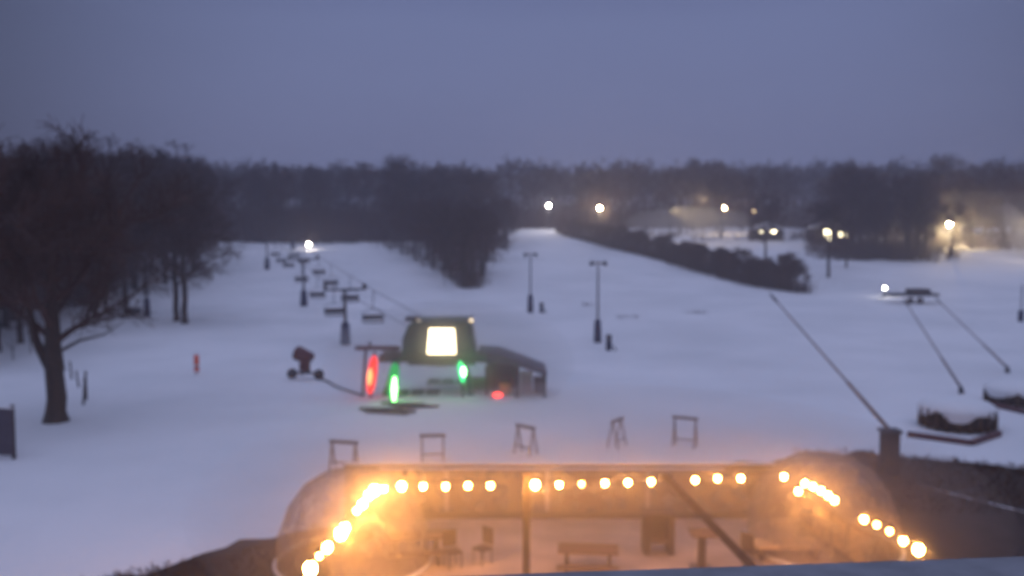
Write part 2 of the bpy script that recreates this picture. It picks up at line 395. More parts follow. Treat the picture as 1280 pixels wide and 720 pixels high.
# brush floor of woods
def under(name, fn, n, h, seed, label, wd=.035):
    r2 = random.Random(seed); mb = MB()
    for _ in range(n):
        x, y = fn(r2); z = ground(x, y)
        for k in range(9):
            a = r2.uniform(0, 6.28); l = h*r2.uniform(.4, 1.3)
            b = Vector((x+r2.gauss(0,.6), y+r2.gauss(0,.6), z)); t = b+Vector((math.cos(a)*l*.4, math.sin(a)*l*.4, l))
            i = len(mb.v); dx, dy = -math.sin(a)*wd, math.cos(a)*wd
            mb.v += [(b.x-dx, b.y-dy, z), (b.x+dx, b.y+dy, z), tuple(t)]; mb.f.append((i, i+1, i+2))
    tag(mb.build(name, M['twig']), label, 'undergrowth', kind='stuff')
def fAu(r): d = r.uniform(105, 205); px = r.uniform(-120, min(95+(d-88)*1.2, 262)); return (px-640)/F*d, d
under('undergrowth', fAu, 4000, 2.2, 1, 'dark undergrowth filling the floor of the left wood')
def fBu(r):
    while True:
        d = r.uniform(203, 285); px = r.uniform(-80, 1360)
        if px > 600 and d < 243: continue
        if px > 780 and d < 250: continue
        return (px-640)/F*d, d
under('undergrowth', fBu, 9000, 6.0, 2, 'dark undergrowth under the far wood behind the slope', .09)
under('undergrowth', lambda r: fE(r) if r.random() < .6 else fF(r), 1500, 2.4, 6, 'dark undergrowth among the trees around the lamps', .06)
under('undergrowth', fC, 1000, 1.2, 3, 'dark undergrowth under the island wood between the runs')
under('undergrowth', fD, 1300, 1.6, 4, 'dark brushwood filling the thicket strip along the right run')

# ------------------------------------------------------------------ light poles and lamps
def pole_mast(px, base, top, name, label, pad=True, arms=True):
    g = G(px, base); H = (base-top)/F*g.y
    t = thing(name, g, label, 'light pole')
    MB().tube([(0,0,-.2),(0,0,H)], [.13,.08], 10).build('pole', M['galv'], t, True)
    if pad: MB().tube([(0,0,.02),(0,0,.5),(0,0,2.0),(0,0,2.1)], [.36,.36,.30,.2], 10).build('safety_pad', M['pad'], t, True)
    if arms:
        MB().box((0,0,H-.15), (1.5,.1,.12)).build('crossarm', M['steel'], t)
        for s in (-1,1):
            MB().tube([(s*.6,-.1,H+.0),(s*.6,-.28,H-.3)], [.12,.24], 10).build('floodlight_head', M['steel'], t, True)
    return t
pole_mast(747, 428, 326, 'light_pole', 'taller padded light pole in the middle of the slope, right of the lift terminal')
pole_mast(663, 391, 316, 'light_pole', 'padded unlit light pole farther up, directly above the lift terminal shed')
pole_mast(184, 396, 308, 'light_pole', 'padded light pole at the edge of the left wood', True, False)
def gun_small(px, py, label, h=1.1):
    g = G(px, py); t = thing('snow_hydrant', g, label, 'hydrant')
    MB().tube([(0,0,-.1),(0,0,h*.65)], .26, 10).build('housing', M['pad'], t, True)
    MB().tube([(0,-.1,h*.62),(0,.1,h)], [.2,.28], 8).build('cover', M['steel'], t, True)
    MB().tube([(0,0,h*.35),(.4,-.2,h*.25),(.6,-.3,.02)], .06, 6).build('hose_outlet', M['black'], t, True)
gun_small(677, 391, 'small dark padded hydrant right of the farther light pole')
gun_small(761, 438, 'dark padded hydrant beside the foot of the taller light pole', 1.3)
g = G(166, 394); t = thing('covered_machine', g, 'low dark snow covered machine left of the light pole by the left wood', 'machine')
MB().box((0,0,.5),(1.7,1.2,.8)).build('body', M['steel'], t, bevel=.15); MB().ball((0,0,.9), .8, 14, 8, (1,.7,.3)).build('snow_cap', M['snowcap'], t, True)
MB().box((-.3,-.6,.7),(.5,.3,.5)).build('nozzle', M['black'], t, bevel=.05)

lampn = 0
def lamp(px, py, d, r, s, col, label, name='floodlight_mast', hood=True):
    p = W(px, py, d); gz = ground(p.x, p.y)
    t = thing(name, (p.x, p.y, gz), label, 'lamp'); h = p.z - gz
    MB().tube([(0,.35,-.3),(0,.35,h+.3)], [.14,.09], 8).build('pole', M['steel'], t, True)
    MB().tube([(0,.35,h+.25),(0,0,h+r+.05)], .06, 6).build('arm', M['steel'], t, True)
    hd = MB().tube([(0,0,h+r*.75),(0,0,h+r+.12)], [r*1.1, r*.4], 10).build('lamp_hood', M['steel'], t, True)
    MB().ball((0,0,h), r, 12, 8, (1,1,.85)).build('lamp_globe', emit('lamp_glow', col, s), t, True)

lamp(686, 257, 236, .34, 450, (1,.9,.8), 'bright pole lamp before the far wood, leftmost of the two above the thicket strip')
lamp(749.5, 260, 225, .38, 800, (1,.75,.45), 'bright pole lamp before the far wood, right one of the two above the thicket strip')
lamp(906, 260, 228, .34, 450, (1,.70,.32), 'yellowish pole lamp above the lit snow behind the thicket strip')
lamp(942, 264, 236, .32, 30, (1,.7,.35), 'faint yellow lamp just right of the yellowish pole lamp')
lamp(1187, 280.5, 190, .40, 2800, (1,.74,.38), 'brightest far pole lamp')
lamp(386, 305.5, 188, .30, 220, (1,.88,.72), 'bright low lamp at the top of the left run above the lift chairs')
lamp(310, 245, 250, .3, 1.5, (1,.7,.4), 'very faint lamp in the wood above the top of the lift')
lamp(1106, 360, 118, .16, 90, (1,.95,.8), 'small bright white lamp on the flat snow left of the flat trailer')
lamp(722, 277, 232, .3, 2.0, (1,.55,.3), 'dim orange lamp low between the two leftmost bright pole lamps')

def house(px, d, W_, D_, H_, wins, label, rz=0, roofh=1.8):
    p = atpx(px, d); t = thing('small_house', p, label, 'house', None, rz)
    mw = MB().box((0,0,H_/2-.2),(W_,D_,H_+.4)); mw.build('wall', M['darktimber'], t)
    MB().prism([(-W_/2-.4,H_),(W_/2+.4,H_),(0,H_+roofh)], -D_/2-.4, D_/2+.4).build('roof', M['snowcap'], t)
    for (x, z, ww, hh, s) in wins:
        f = MB().box((x,-D_/2-.03,z),(ww+.2,.06,hh+.2)).build('window', M['white'], t)
        MB().box((x,-D_/2-.07,z),(ww,.05,hh)).build('pane', emit('lit_window', (1,.86,.55), s), f)
house(1036, 205, 9.5, 6, 3.2, [(-1.2,2.35,1.2,1.1,30),(-1.0,.9,.8,.8,10),(1.7,1.9,.7,.9,9),(3.6,1.7,1.5,.9,7)], 'house with bright windows behind the right end of the thicket strip', -.1)
house(957, 212, 7, 5, 2.4, [(-1.9,1.9,.8,.5,6),(1.0,1.9,1.2,.55,12)], 'low hut with two small yellow windows left of the bright windowed house')
house(1110, 222, 8, 5, 2.6, [(0,1.6,.5,.4,1.0)], 'dark small house among trees left of the brightest far lamp')

# floodlights that light the snow behind the thicket and on the right (lamps in place)
def flood(px, py, d, tx, ty, td, power, label, size=60):
    p = W(px, py, d); q = W(tx, ty, td)
    gz = ground(p.x, p.y); t = thing('snow_floodlight', (p.x, p.y, gz), label, 'floodlight'); h = p.z-gz
    MB().tube([(0,.3,-.2),(0,.3,h+.2)], [.12,.08], 8).build('pole', M['steel'], t, True)
    MB().tube([(0,.25,h),(0,-.1,h-.06)], [.18,.3], 10).build('lamp_head', M['steel'], t, True)
    L = bpy.data.lights.new('spot', 'SPOT'); L.energy = power; L.color = (1, .74, .40); L.spot_size = R(size); L.spot_blend = .7; L.shadow_soft_size = .3
    o = bpy.data.objects.new('spot', L); C.objects.link(o); o.location = (0, -.2, h-.15); o.parent = t
    v = q - (p + Vector((0,-.2,-.15))); o.rotation_euler = v.to_track_quat('-Z', 'Y').to_euler()
flood(880, 245, 208, 850, 296, 192, 2600, 'unlit looking slim floodlight mast behind the thicket strip', 80)
flood(1300, 265, 170, 1235, 331, 160, 4000, 'slim floodlight mast at the right edge above the lit snow patch', 55)
# snow gun mist plume, right edge
def volume(name, mb, dens, col, aniso, label, smooth=False):
    m = bpy.data.materials.new(name); m.use_nodes = True; nt = m.node_tree
    for n in list(nt.nodes):
        if n.type != 'OUTPUT_MATERIAL': nt.nodes.remove(n)
    v = nt.nodes.new('ShaderNodeVolumePrincipled'); v.inputs['Color'].default_value = (*col, 1); v.inputs['Density'].default_value = dens; v.inputs['Anisotropy'].default_value = aniso
    nt.links.new(v.outputs[0], nt.nodes['Material Output'].inputs['Volume'])
    o = mb.build(name, m, smooth=smooth)
    return tag(o, label, 'mist', kind='stuff')
a = W(1256, 255, 172); b = W(1300, 330, 168)
volume('gun_mist', MB().tube([a, a.lerp(b, .3), a.lerp(b, .7), b], [.8, 2.4, 3.0, 1.6], 16), .11, (.95,.95,.95), .2, 'pale drifting snow gun mist lit up at the right edge', True)
a = W(800, 300, 197); b = W(915, 262, 200)
volume('gun_mist', MB().ball(a.lerp(b, .55), 1.0, 28, 14, (15, 5, 3.8)), .03, (.95,.95,.95), .2, 'pale lit mist drifting behind the thicket strip under the yellowish lamp', True)
c_ = W(1235, 300, 178)
volume('lamp_mist', MB().ball(c_, 1.0, 32, 16, (26, 13, 10)), .008, (.97,.95,.9), .5, 'broad warm mist around the brightest far lamp at the right edge', True)
flood(838, 262, 199, 880, 268, 199, 5000, 'added low floodlight mast that brightens the mist behind the thicket strip', 90)  # lamp added only to brighten the mist behind the thicket
flood(1310, 300, 160, 1272, 290, 170, 11000, 'floodlight mast lighting the mist plume at the right edge', 60)

# ------------------------------------------------------------------ chairlift
def ordw(i): return ('nearest','second','third','fourth','fifth','sixth','seventh')[i]
def chair_proto():
    t = thing('lift_chair', (0,0,0), 'x', 'lift chair', 'chairs of the chairlift')
    MB().tube([(0,0,2.4),(0,0,1.95),(0,.18,1.3),(0,.2,.95)], .035, 6).build('hanger', M['steel'], t, True)
    MB().box((0,-.02,0), (1.55,.5,.10)).build('seat', M['steel'], t, bevel=.03)
    MB().box((0,.25,.36), (1.55,.08,.42)).build('backrest', M['steel'], t, bevel=.03)
    f = MB().tube([(-.8,-.2,.0),(-.8,.25,.1),(-.8,.28,.75),(-.3,.22,.98),(.3,.22,.98),(.8,.28,.75),(.8,.25,.1),(.8,-.2,0)], .03, 6)
    f.build('frame', M['steel'], t, True)
    return t
CH = [(467,403,66,1),(418,394,75,0),(438,377,82,1),(397,372,92,0),(414,357,100,1),(377,352,110,0),(399,343,115,1),(361,334,130,0),(380,329,135,1),(352,328,140,0),(369,321,150,1),(344,320,160,0)]
proto = chair_proto(); cnt = [0,0]; tops = {0: [], 1: []}; first = True
for px, py, d, side in CH:
    o = proto if first else copy_tree(proto); first = False
    p = W(px, py, d); o.location = p; o.rotation_euler.z = R(18)
    o['label'] = 'empty lift chair, %s to the lift terminal on the %s cable' % (ordw(cnt[side]), 'right' if side else 'left'); cnt[side] += 1
    if cnt[side] > 1: o['label'] = 'empty lift chair, %s up the slope from the terminal on the %s cable' % (ordw(cnt[side]-1), 'right' if side else 'left')
    tops[side].append((d, p + Vector((0,0,2.4))))
def tower(px, base, top, label, d=None, box=False):
    g = G(px, base) if d is None else W(px, base, d); g.z = ground(g.x, g.y)
    H = W(px, top, g.y).z - g.z
    t = thing('lift_tower', g, label, 'lift tower', None, R(18))
    MB().tube([(0,0,-.3),(0,0,H)], [.17,.12], 10).build('mast', M['steel'], t, True)
    MB().tube([(0,0,.05),(0,0,.3),(0,0,1.9),(0,0,2.0)], [.45,.45,.36,.2], 10).build('safety_pad', M['pad'], t, True)
    MB().box((0,0,H), (3.6,.16,.18)).build('crossarm', M['steel'], t)
    for s in (-1,1):
        sa = MB().box((s*1.7,0,H+.16), (.12,1.7,.12)).build('sheave_beam', M['steel'], t)
        for k in (-.6,-.2,.2,.6):
            MB().tube([(s*1.7-.08,k,H+.3),(s*1.7+.08,k,H+.3)], .17, 12).build('sheave', M['black'], sa, True)
    return g, H
T1 = tower(432, 431, 362, 'nearest padded lift tower, left above the lift terminal')
T2 = tower(380, 383, 324, 'second lift tower up the slope, with a wide dark pad at its foot')
T3 = tower(334, 337, 302, 'farthest lift tower near the top of the lift line')
T4 = tower(366, 312, 294, 'small lift tower at the very top of the left run')

def seg_to(p, q, r=.02):
    return MB().tube([p, q], r, 5)
side_off = {0: -1.7, 1: 1.7}
for s in (0, 1):
    pts = [(54.5, Vector((-5.0 + side_off[s]*.6, 54.5, CAMZ-6.3)))]
    for T in (T1, T2, T3):
        g0, H = T; o = Vector((math.cos(R(18))*side_off[s], math.sin(R(18))*side_off[s], H+.47)); pts.append((g0.y, g0+o))
    pts += tops[s]; pts.sort(key=lambda a: a[0]); g0, H = T4
    pts.append((190, Vector((g0.x+side_off[s], g0.y, g0.z+H+.3))))
    tag(MB().tube([p for _, p in pts], .025, 5).build('haul_cable', M['black'], smooth=True), 'thin %s steel cable of the chairlift running up the slope' % ('right' if s else 'left'), 'cable')

# ------------------------------------------------------------------ lift terminal
def S(px, py, d=52.0): p = W(px, py, d); return p
TY = 52.0
o0 = W(550, 500, TY); tz = ground(o0.x, TY)
term = thing('lift_terminal', (o0.x, TY, tz), 'green chairlift terminal with a glowing white front on raised legs', 'lift terminal')
k = TY/F
def L(px, py): p = W(px, py, TY); return (p.x - o0.x, p.z - tz)
P = [L(505,441), L(506,420), L(513,403), L(522,399), L(584,398), L(590,403), L(592,420), L(596,441)]
MB().prism(P, -1.2, 1.6).build('drive_housing', M['green'], term, bevel=.12)
c = [L(538,406), L(571,406), L(573,440), L(535,440)]
MB().prism([c[3], c[2], c[1], c[0]], -1.3, -1.22).build('lit_front', emit('front_glow', (1,.80,.48), 5), term)
fr = MB()
for (a, b) in ((0,1),(1,2),(2,3),(3,0)):
    fr.tube([(c[a][0],-1.29,c[a][1]),(c[b][0],-1.29,c[b][1])], .07, 6)
fr.build('front_frame', M['green'], term)
x0, z0 = L(476, 446); x1, z1 = L(607, 446)
MB().box(((x0+x1)/2,-.6,(z0)), (x1-x0,.5,.42)).box(((x0+x1)/2,.9,(z0)), (x1-x0,.5,.42)).build('crossbeam', M['green'], term, bevel=.04)
MB().box((0.2,.2,z0-.25), (3.9,2.6,.18)).build('underside_plate', M['steel'], term)
MB().tube([(.1,1.0,z0-.5),(.1,1.0,z0-.38)], 1.45, 28).build('bullwheel', M['black'], term, True)
for (ax, ay, bx, by) in ((497,448,482,507),(577,448,590,497)):
    for dy in (-.6, .9):
        a_, b_ = L(ax, ay), L(bx, by)
        MB().tube([(a_[0],dy,a_[1]),(b_[0],dy,max(-.1, b_[1]-.4))], [.17,.2], 10).build('leg', M['green'], term, True)
# two small lamps on top corners
for px, py in ((526,402),(590,400)):
    a_ = L(px, py); MB().ball((a_[0],-1.0,a_[1]+.08), .11, 10, 6).build('marker_lamp', emit('marker', (1,.75,.4), 2.0), term, True)
MB().box((L(515,398)[0],0,L(515,398)[1]), (.7,1.5,.2)).build('roof_vent', M['steel'], term, bevel=.04)
MB().tube([(L(590,395)[0],0,L(590,405)[1]),(L(590,395)[0],0,L(590,392)[1])], .05, 6).build('antenna', M['steel'], term)
def column_light(px, y0, y1, cpx, c0, c1, dep, wd, colr, s1, s2, label, tilt=0, holder='steel'):
    p = W(px, y1, dep); gz = ground(p.x, dep); t = thing('column_light', (p.x, dep, gz), label, 'light')
    zt = W(px, y0, dep).z-gz; zb = max(.15, W(px, y1, dep).z-gz); xt = W(px+tilt, y0, dep).x-p.x
    MB().tube([(xt,.2,zt+.2),(0,.2,-.1)], .09, 8).build('post', M[holder], t, True)
    n = 9; pts = []; rr = []
    for i in range(n+1):
        f = i/n; pts.append((xt*(1-f), 0, zt+(zb-zt)*f)); rr.append(wd*(.35+.65*math.sin(math.pi*f)**.35))
    MB().tube(pts, rr, 12).build('glow_tube', emit('tube_glow', colr, s1, (.02,.02,.02)), t, True)
    a_ = W(cpx, c0, dep); b_ = W(cpx-tilt*.2, c1, dep)
    core = MB(); pc = [(a_.x-p.x, -wd*.9, a_.z-gz), ((a_.x+b_.x)/2-p.x, -wd-.04, (a_.z+b_.z)/2-gz), (b_.x-p.x, -wd*.9, b_.z-gz)]
    core.tube(pc, [.07,.16,.07], 10).build('bright_lamp', emit('lamp_core', (max(colr[0],.25), max(colr[1],.25), max(colr[2],.08)), abs(s2), (.05,.05,.05)), t, True)
column_light(462, 445, 492, 464, 460, 480, 51.0, .27, (1,.03,.02), 1.8, 4, 'red glowing column light on a post at the left end of the lift terminal', 6)
column_light(490, 454, 512, 494, 470, 500, 49.5, .30, (.0,1,.22), .4, 12, 'large green glowing column light at the left leg of the lift terminal', 4)
column_light(579, 452, 478, 579, 458, 470, 50.5, .17, (.0,1,.28), 1.8, 18, 'small green glowing column light at the right leg of the lift terminal', -4)
# signal bar at the left
p = W(463, 497, 51.6); bar = thing('entry_gate', (p.x, 51.6, ground(p.x,51.6)), 'dark maroon gate frame over the red column light', 'gate')
zt = W(463, 435, 51.6).z - bar.location.z; xl = W(444,435,51.6).x-p.x; xr = W(500,435,51.6).x-p.x
MB().box(((xl+xr)/2,0,zt), (xr-xl,.2,.26)).build('top_bar', M['maroon'], bar, bevel=.03)
MB().tube([(-.45,0,-.1),(-.25,0,zt-.1)], .09, 8).build('post', M['steel'], bar, True)
MB().tube([(1.45,.0,-.1),(1.4,.0,zt-.1)], .07, 8).build('post', M['steel'], bar, True)
MB().tube([(.0,0,zt+.1),(0,0,zt+.38)], .08, 8).build('cap', M['steel'], bar, True)
# operator shed at the right
p = W(643, 497, 52.5); sh = thing('operator_shed', (p.x, 52.5, ground(p.x,52.5)), 'open operator shed with a sloping dark roof right of the lift terminal', 'shed')
def LS(px, py): q = W(px, py, 52.5); return (q.x-p.x, q.z-sh.location.z)
A_, B_, C_, D_ = LS(598,437), LS(624,440), LS(683,461), LS(683,466)
MB().prism([LS(598,450), LS(640,452), LS(683,467), LS(683,461), LS(655,450), LS(624,439), LS(598,437)], -1.0, 2.2).build('roof', M['roof'], sh, bevel=.05)
for px in (609, 646, 680):
    x_, _ = LS(px, 470); zt_ = LS(px, 455 if px < 670 else 465)[1]
    for dy in (-.8, 2.0): MB().box((x_,dy,zt_/2-.05), (.2 if px != 646 else .3,.2,zt_+.05)).build('post', M['darktimber'], sh)
x_, _ = LS(658, 470); MB().box((x_,.4,LS(658,480)[1]), (.75,.08,1.45)).build('white_panel', M['white'], sh)
x_, _ = LS(673, 485); MB().box((x_,.5,.5), (.55,.7,1.0)).build('counter', M['maroon'], sh, bevel=.04)
x_, _ = LS(615, 485); MB().box((x_-.05,.9,.95), (.6,.1,1.7)).build('back_board', M['green'], sh)
MB().box((LS(627,485)[0],1.9,.95), (1.6,.08,1.8)).build('rear_wall', M['roof'], sh)
def small(name, px, py, d, fn, label, cat):
    q = W(px, py, d); t = thing(name, (q.x, d, ground(q.x, d)), label, cat); fn(t); return t
def bin_(t):
    MB().tube([(0,0,0),(0,0,.85)], [.36,.42], 12).build('body', M['yellow'], t, True); MB().tube([(0,0,.85),(0,0,.95)], [.45,.3], 12).build('lid', M['black'], t, True)
small('supply_bin', 632, 495, 52.2, bin_, 'yellow orange bin standing inside the operator shed', 'bin')
def redl(t):
    MB().box((0,0,.08),(.7,.3,.16)).build('base', M['black'], t, bevel=.03); MB().ball((.1,-.05,.26), .16, 12, 8, (1.7,1,.8)).build('red_lens', emit('red_lens', (1,.04,.03), 8, (.1,.01,.01)), t, True)
small('warning_light', 620, 499, 51.0, redl, 'red warning light on the snow at the front of the operator shed', 'light')
def pads(t):
    MB().box((0,0,.42),(1.5,.5,.75)).build('padding', M['green'], t, bevel=.1); MB().box((0,0,.85),(1.6,.55,.1)).build('top_rail', M['steel'], t)
small('barrier_block', 595, 489, 53.5, pads, 'dark green padded barrier between the terminal leg and the shed', 'barrier')
def boards(t):
    rr = random.Random(4)
    for i in range(6): MB().box((rr.uniform(-1.1,1.1), (i-3)*.38, .10+.02*i), (2.4,.3,.07), Matrix.Rotation(rr.uniform(-.3,.3),3,'Z')).build('plank', M['darktimber'], t)
small('plank_mat', 500, 511, 47.8, boards, 'loose dark planks lying on the snow below the large green light', 'planks')
def sleds(t):
    for x in (-.9, 0, .9): MB().box((x,0,.28),(.75,1.2,.22)).build('board', M['steel'], t, bevel=.05)
    MB().box((0,0,.1),(2.8,.2,.14)).build('skid', M['darktimber'], t)
small('loading_board', 560, 484, 56, sleds, 'low dark loading board on the snow under the terminal', 'loading board')
small('loading_board', 522, 498, 51.5, sleds, 'low dark loading board between the two green lights, nearer the camera', 'loading board')
# snow ramp
mb = MB(); rr = W(545, 500, 52).x
for j in range(14):
    for i in range(25):
        x = rr-5.5+11*i/24; y = 46+12*j/13; h = .3*math.sin(math.pi*i/24)*math.sin(math.pi*j/13)
        mb.v.append((x, y, ground(x,y)-.05+h))
for j in range(13):
    for i in range(24): a = j*25+i; mb.f.append((a,a+1,a+26,a+25))
tag(mb.build('snow_ramp', M['snow'], smooth=True), kind='structure')

# ------------------------------------------------------------------ fan snow gun
g = G(382, 474); t = thing('fan_snow_gun', g, 'fan snow gun with a tilted dark drum on a wheeled carriage left of the terminal', 'snow gun', None, R(-12))
MB().tube([(-.62,-.1,1.78),(-.5,-.1,1.74),(.4,-.1,1.42),(.5,-.1,1.36)], [.46,.5,.42,.34], 18).build('fan_drum', M['maroon'], t, True)
MB().tube([(-.64,-.1,1.785),(-.625,-.1,1.78)], .4, 18).build('fan_grille', M['black'], t, True)
MB().box((0,-.1,.86),(.62,.5,.6)).build('motor_box', M['maroon'], t, bevel=.06)
MB().tube([(0,-.1,1.1),(0,-.1,1.5)], .12, 8).build('pivot', M['steel'], t, True)
MB().box((0,0,.42),(2.0,.18,.12)).box((0,.0,.42),(.2,1.3,.12)).build('carriage', M['steel'], t)
for s in (-1,1):
    wv = MB().tube([(s*.95,-.12,.35),(s*.95,.12,.35)], .33, 18).build('wheel', M['black'], t, True)
    MB().tube([(s*.95,-.14,.35),(s*.95,.14,.35)], .14, 12).build('rim', M['galv'], wv, True)
h0, h1 = G(397, 474), G(452, 497)
pts = []
for i in range(13):
    f = i/12; q = h0.lerp(h1, f); q.x += .12*math.sin(f*9); q.z = ground(q.x, q.y)+.08; pts.append(q)
tag(MB().tube(pts, .06, 6).build('snow_gun_hose', M['black'], smooth=True), 'dark hose lying on the snow from the fan snow gun towards the terminal', 'hose')

# orange marker, posts, dark board
g = G(246, 468); t = thing('orange_marker', g, 'single orange marker tube standing alone on the snow', 'marker')
MB().tube([(0,0,.2),(0,0,1.3),(0,0,1.36)], [.17,.17,.08], 12).build('tube', M['orange'], t, True); MB().tube([(0,0,-.2),(0,0,1.45)], .03, 6).build('stake', M['steel'], t)
MB().tube([(0,0,.55),(0,0,.68)], .176, 12).build('band', M['white'], t, True)
fp = [(81,463,22,-3,'farthest'),(90,474,22,-2,'second farthest'),(99,484,20,-3,'middle'),(104,506,34,3,'second nearest'),(108,500,36,0,'nearest right hand')]
for px, py, h, ln, wd in fp:
    g = G(px, py); H = h/F*g.y; t = thing('fence_post', g, 'leaning dark post by the big tree, %s of the short row' % wd, 'post', 'leaning posts beside the big tree')
    MB().tube([(0,0,-.2),(ln/F*g.y,0,H)], [.07,.055], 8).build('stake', M['darktimber'], t, True)
    MB().tube([(ln/F*g.y*.9,0,H*.9),(ln/F*g.y,0,H+.03)], .075, 8).build('cap', M['darktimber'], t, True)
g = W(-4, 578, 37.5); g.z = ground(g.x, g.y); t = thing('dark_board', g, 'dark upright board panel cut off by the left picture edge', 'panel', None, R(-12))
MB().box((-.7,0,1.2),(3.1,.1,2.05)).build('panel', M['roof'], t, bevel=.02)
for x in (-2.1,.8): MB().box((x,.08,1.1),(.12,.12,2.5)).build('post', M['darktimber'], t)
MB().box((-.7,-.03,2.24),(3.2,.2,.06)).build('snow_cap', M['snowcap'], t, bevel=.02)
# thin saplings and sticks at left
for px, py, h, wd in ((38,442,45,'right'),(16,450,26,'left')):
    g = G(px, py); H = h/F*g.y; t = thing('sapling', g, 'thin bare sapling left of the big tree, the %s one of two' % wd, 'sapling')
    MB().tube([(0,0,-.1),(.05,0,H*.6),(0,0,H)], [.05,.035,.01], 5).build('stem', M['bark'], t)
    mb = MB(); r3 = random.Random(px)
    for i in range(9):
        z = H*r3.uniform(.3,.95); a = r3.uniform(0,6.28); mb.tube([(0,0,z),(math.cos(a)*.5,math.sin(a)*.5,z+.45)], [.02,.008], 3, False)
    mb.build('twigs', M['twig'], t)

# ------------------------------------------------------------------ snow lances
def lance(bx, by, base_h, tx, ty, td, r, label, box=True):
    g = G(bx, by); t = thing('snow_lance', g, label, 'snow lance')
    b = Vector((0,0,base_h)); e = W(tx, ty, td) - g; dv = (e-b)
    MB().tube([b, b+dv*.33, b+dv*.34, e], [r*1.5, r*1.35, r*.9, r*.6], 8).build('lance_tube', M['lance'], t, True)
    MB().tube([e-dv.normalized()*.35, e+dv.normalized()*.12], [r*1.3, r*1.0], 8).build('nozzle_head', M['galv'], t, True)
    if box:
        MB().box((0,0,base_h/2-.1),(.62,.6,base_h+.1)).build('base_box', M['darktimber'], t, bevel=.05)
        MB().box((0,0,base_h),(.8,.7,.12)).build('cap', M['steel'], t, bevel=.03)
    else:
        MB().tube([(0,0,-.1),(0,0,base_h+.1)], [.16,.12], 8).build('stand', M['steel'], t, True)
        MB().tube([(.3,.1,0),tuple(b+dv*.15)], .04, 6).build('brace', M['steel'], t, True)
lance(1111, 592, 1.75, 965, 370, 40, .055, 'longest slanted snow lance, rising from the dark box by the right dome')
lance(1201, 492, .35, 1131, 376, 56, .06, 'middle slanted snow lance behind the round snow capped drum', False)
lance(1259, 466, .35, 1171, 374, 64, .055, 'farthest right slanted snow lance on the open snow', False)
# flat trailer near the white lamp
g = G(1140, 379); t = thing('flat_trailer', g, 'low dark flat trailer on the snow right of the small white lamp', 'trailer')
MB().box((0,0,1.1),(6.0,2.0,.35)).build('deck', M['steel'], t, bevel=.05)
for x in (-.6,.6):
    wv = MB().tube([(x,-1.0,.4),(x,-.75,.4)], .42, 16).build('wheel', M['black'], t, True); MB().tube([(x,-1.02,.4),(x,-.9,.4)], .2, 12).build('rim', M['galv'], wv, True)
MB().tube([(-3,0,1.0),(-4.2,0,.5)], .08, 6).build('drawbar', M['steel'], t); MB().box((.7,0,1.55),(2.6,1.7,.55)).build('load', M['black'], t, bevel=.15)
g = G(1276, 402); t = thing('hydrant_post', g, 'dark padded post at the right picture edge beyond the lances', 'post')
MB().tube([(0,0,-.2),(0,0,1.2)], .3, 10).build('pad', M['pad'], t, True); MB().tube([(0,0,1.2),(0,0,4.0)], .06, 8).build('pole', M['steel'], t, True)

# ------------------------------------------------------------------ round snow capped drums
def drum(px, py, rad, h, label, rz):
    g = G(px, py); t = thing('round_drum', g, label, 'drum', 'round snow capped drums at the right', rz)
    MB().tube([(0,0,.12),(0,0,.2),(0,0,h),(0,0,h+.04)], [rad*.97,rad,rad,rad*.95], 36).build('drum_wall', M['darktimber'], t, True)
    for i in range(22):
        a = 2*math.pi*i/22; MB().box((math.cos(a)*(rad+.03), math.sin(a)*(rad+.03), h*.55), (.10,.10,h*.95), Matrix.Rotation(a,3,'Z')).build('stave', M['timber'], t)
    mb = MB(); n0 = []
    rings = [(1.03,-.28),(1.06,-.05),(1.0,.12),(.85,.30),(.6,.45),(.3,.53),(.05,.55)]
    rq = random.Random(int(px))
    for f, z in rings:
        for k_ in range(36):
            a = 2*math.pi*k_/36; j = 1+.03*math.sin(a*3+1)+.02*rq.uniform(-1,1)
            zz = h+z*(.9 if z > 0 else 1) + (.16*math.sin(a*5+px)+.12*rq.uniform(-1,1) if f > 1 and z < 0 and z < -.1 else 0)
            mb.v.append((math.cos(a)*rad*f*j, math.sin(a)*rad*f*j, zz))
    for r_ in range(len(rings)-1):
        for k_ in range(36): a = r_*36; mb.f.append((a+k_, a+(k_+1)%36, a+36+(k_+1)%36, a+36+k_))
    mb.f.append(tuple(range(6*36, 7*36)))
    mb.build('snow_cap', M['snowcap'], t, True)
    return g
g = drum(1196, 534, 1.72, 1.0, 'round dark drum heaped with snow, wholly in view beside its timber edging', 0)
drum(1274, 504, 1.75, .8, 'round dark drum with snow on top, cut by the right picture edge', 1)
def edging(pts, label):
    q = [G(*a) for a in pts]; c0 = q[0]; t = thing('timber_edging', c0, label, 'edging')
    for a, b in zip(q, q[1:]):
        v = b-a; mid = (a+b)/2-c0; rot = Matrix.Rotation(math.atan2(v.y, v.x),3,'Z')
        MB().box((mid.x,mid.y,.13), (v.length-.01,.2,.26), rot).build('beam', M['maroon'], t, bevel=.02)
edging([(1134,546),(1214,557),(1250,545)], 'angled dark timber edging in front of the wholly visible round drum')
edging([(1238,508),(1300,522)], 'dark timber edging in front of the round drum at the right picture edge')

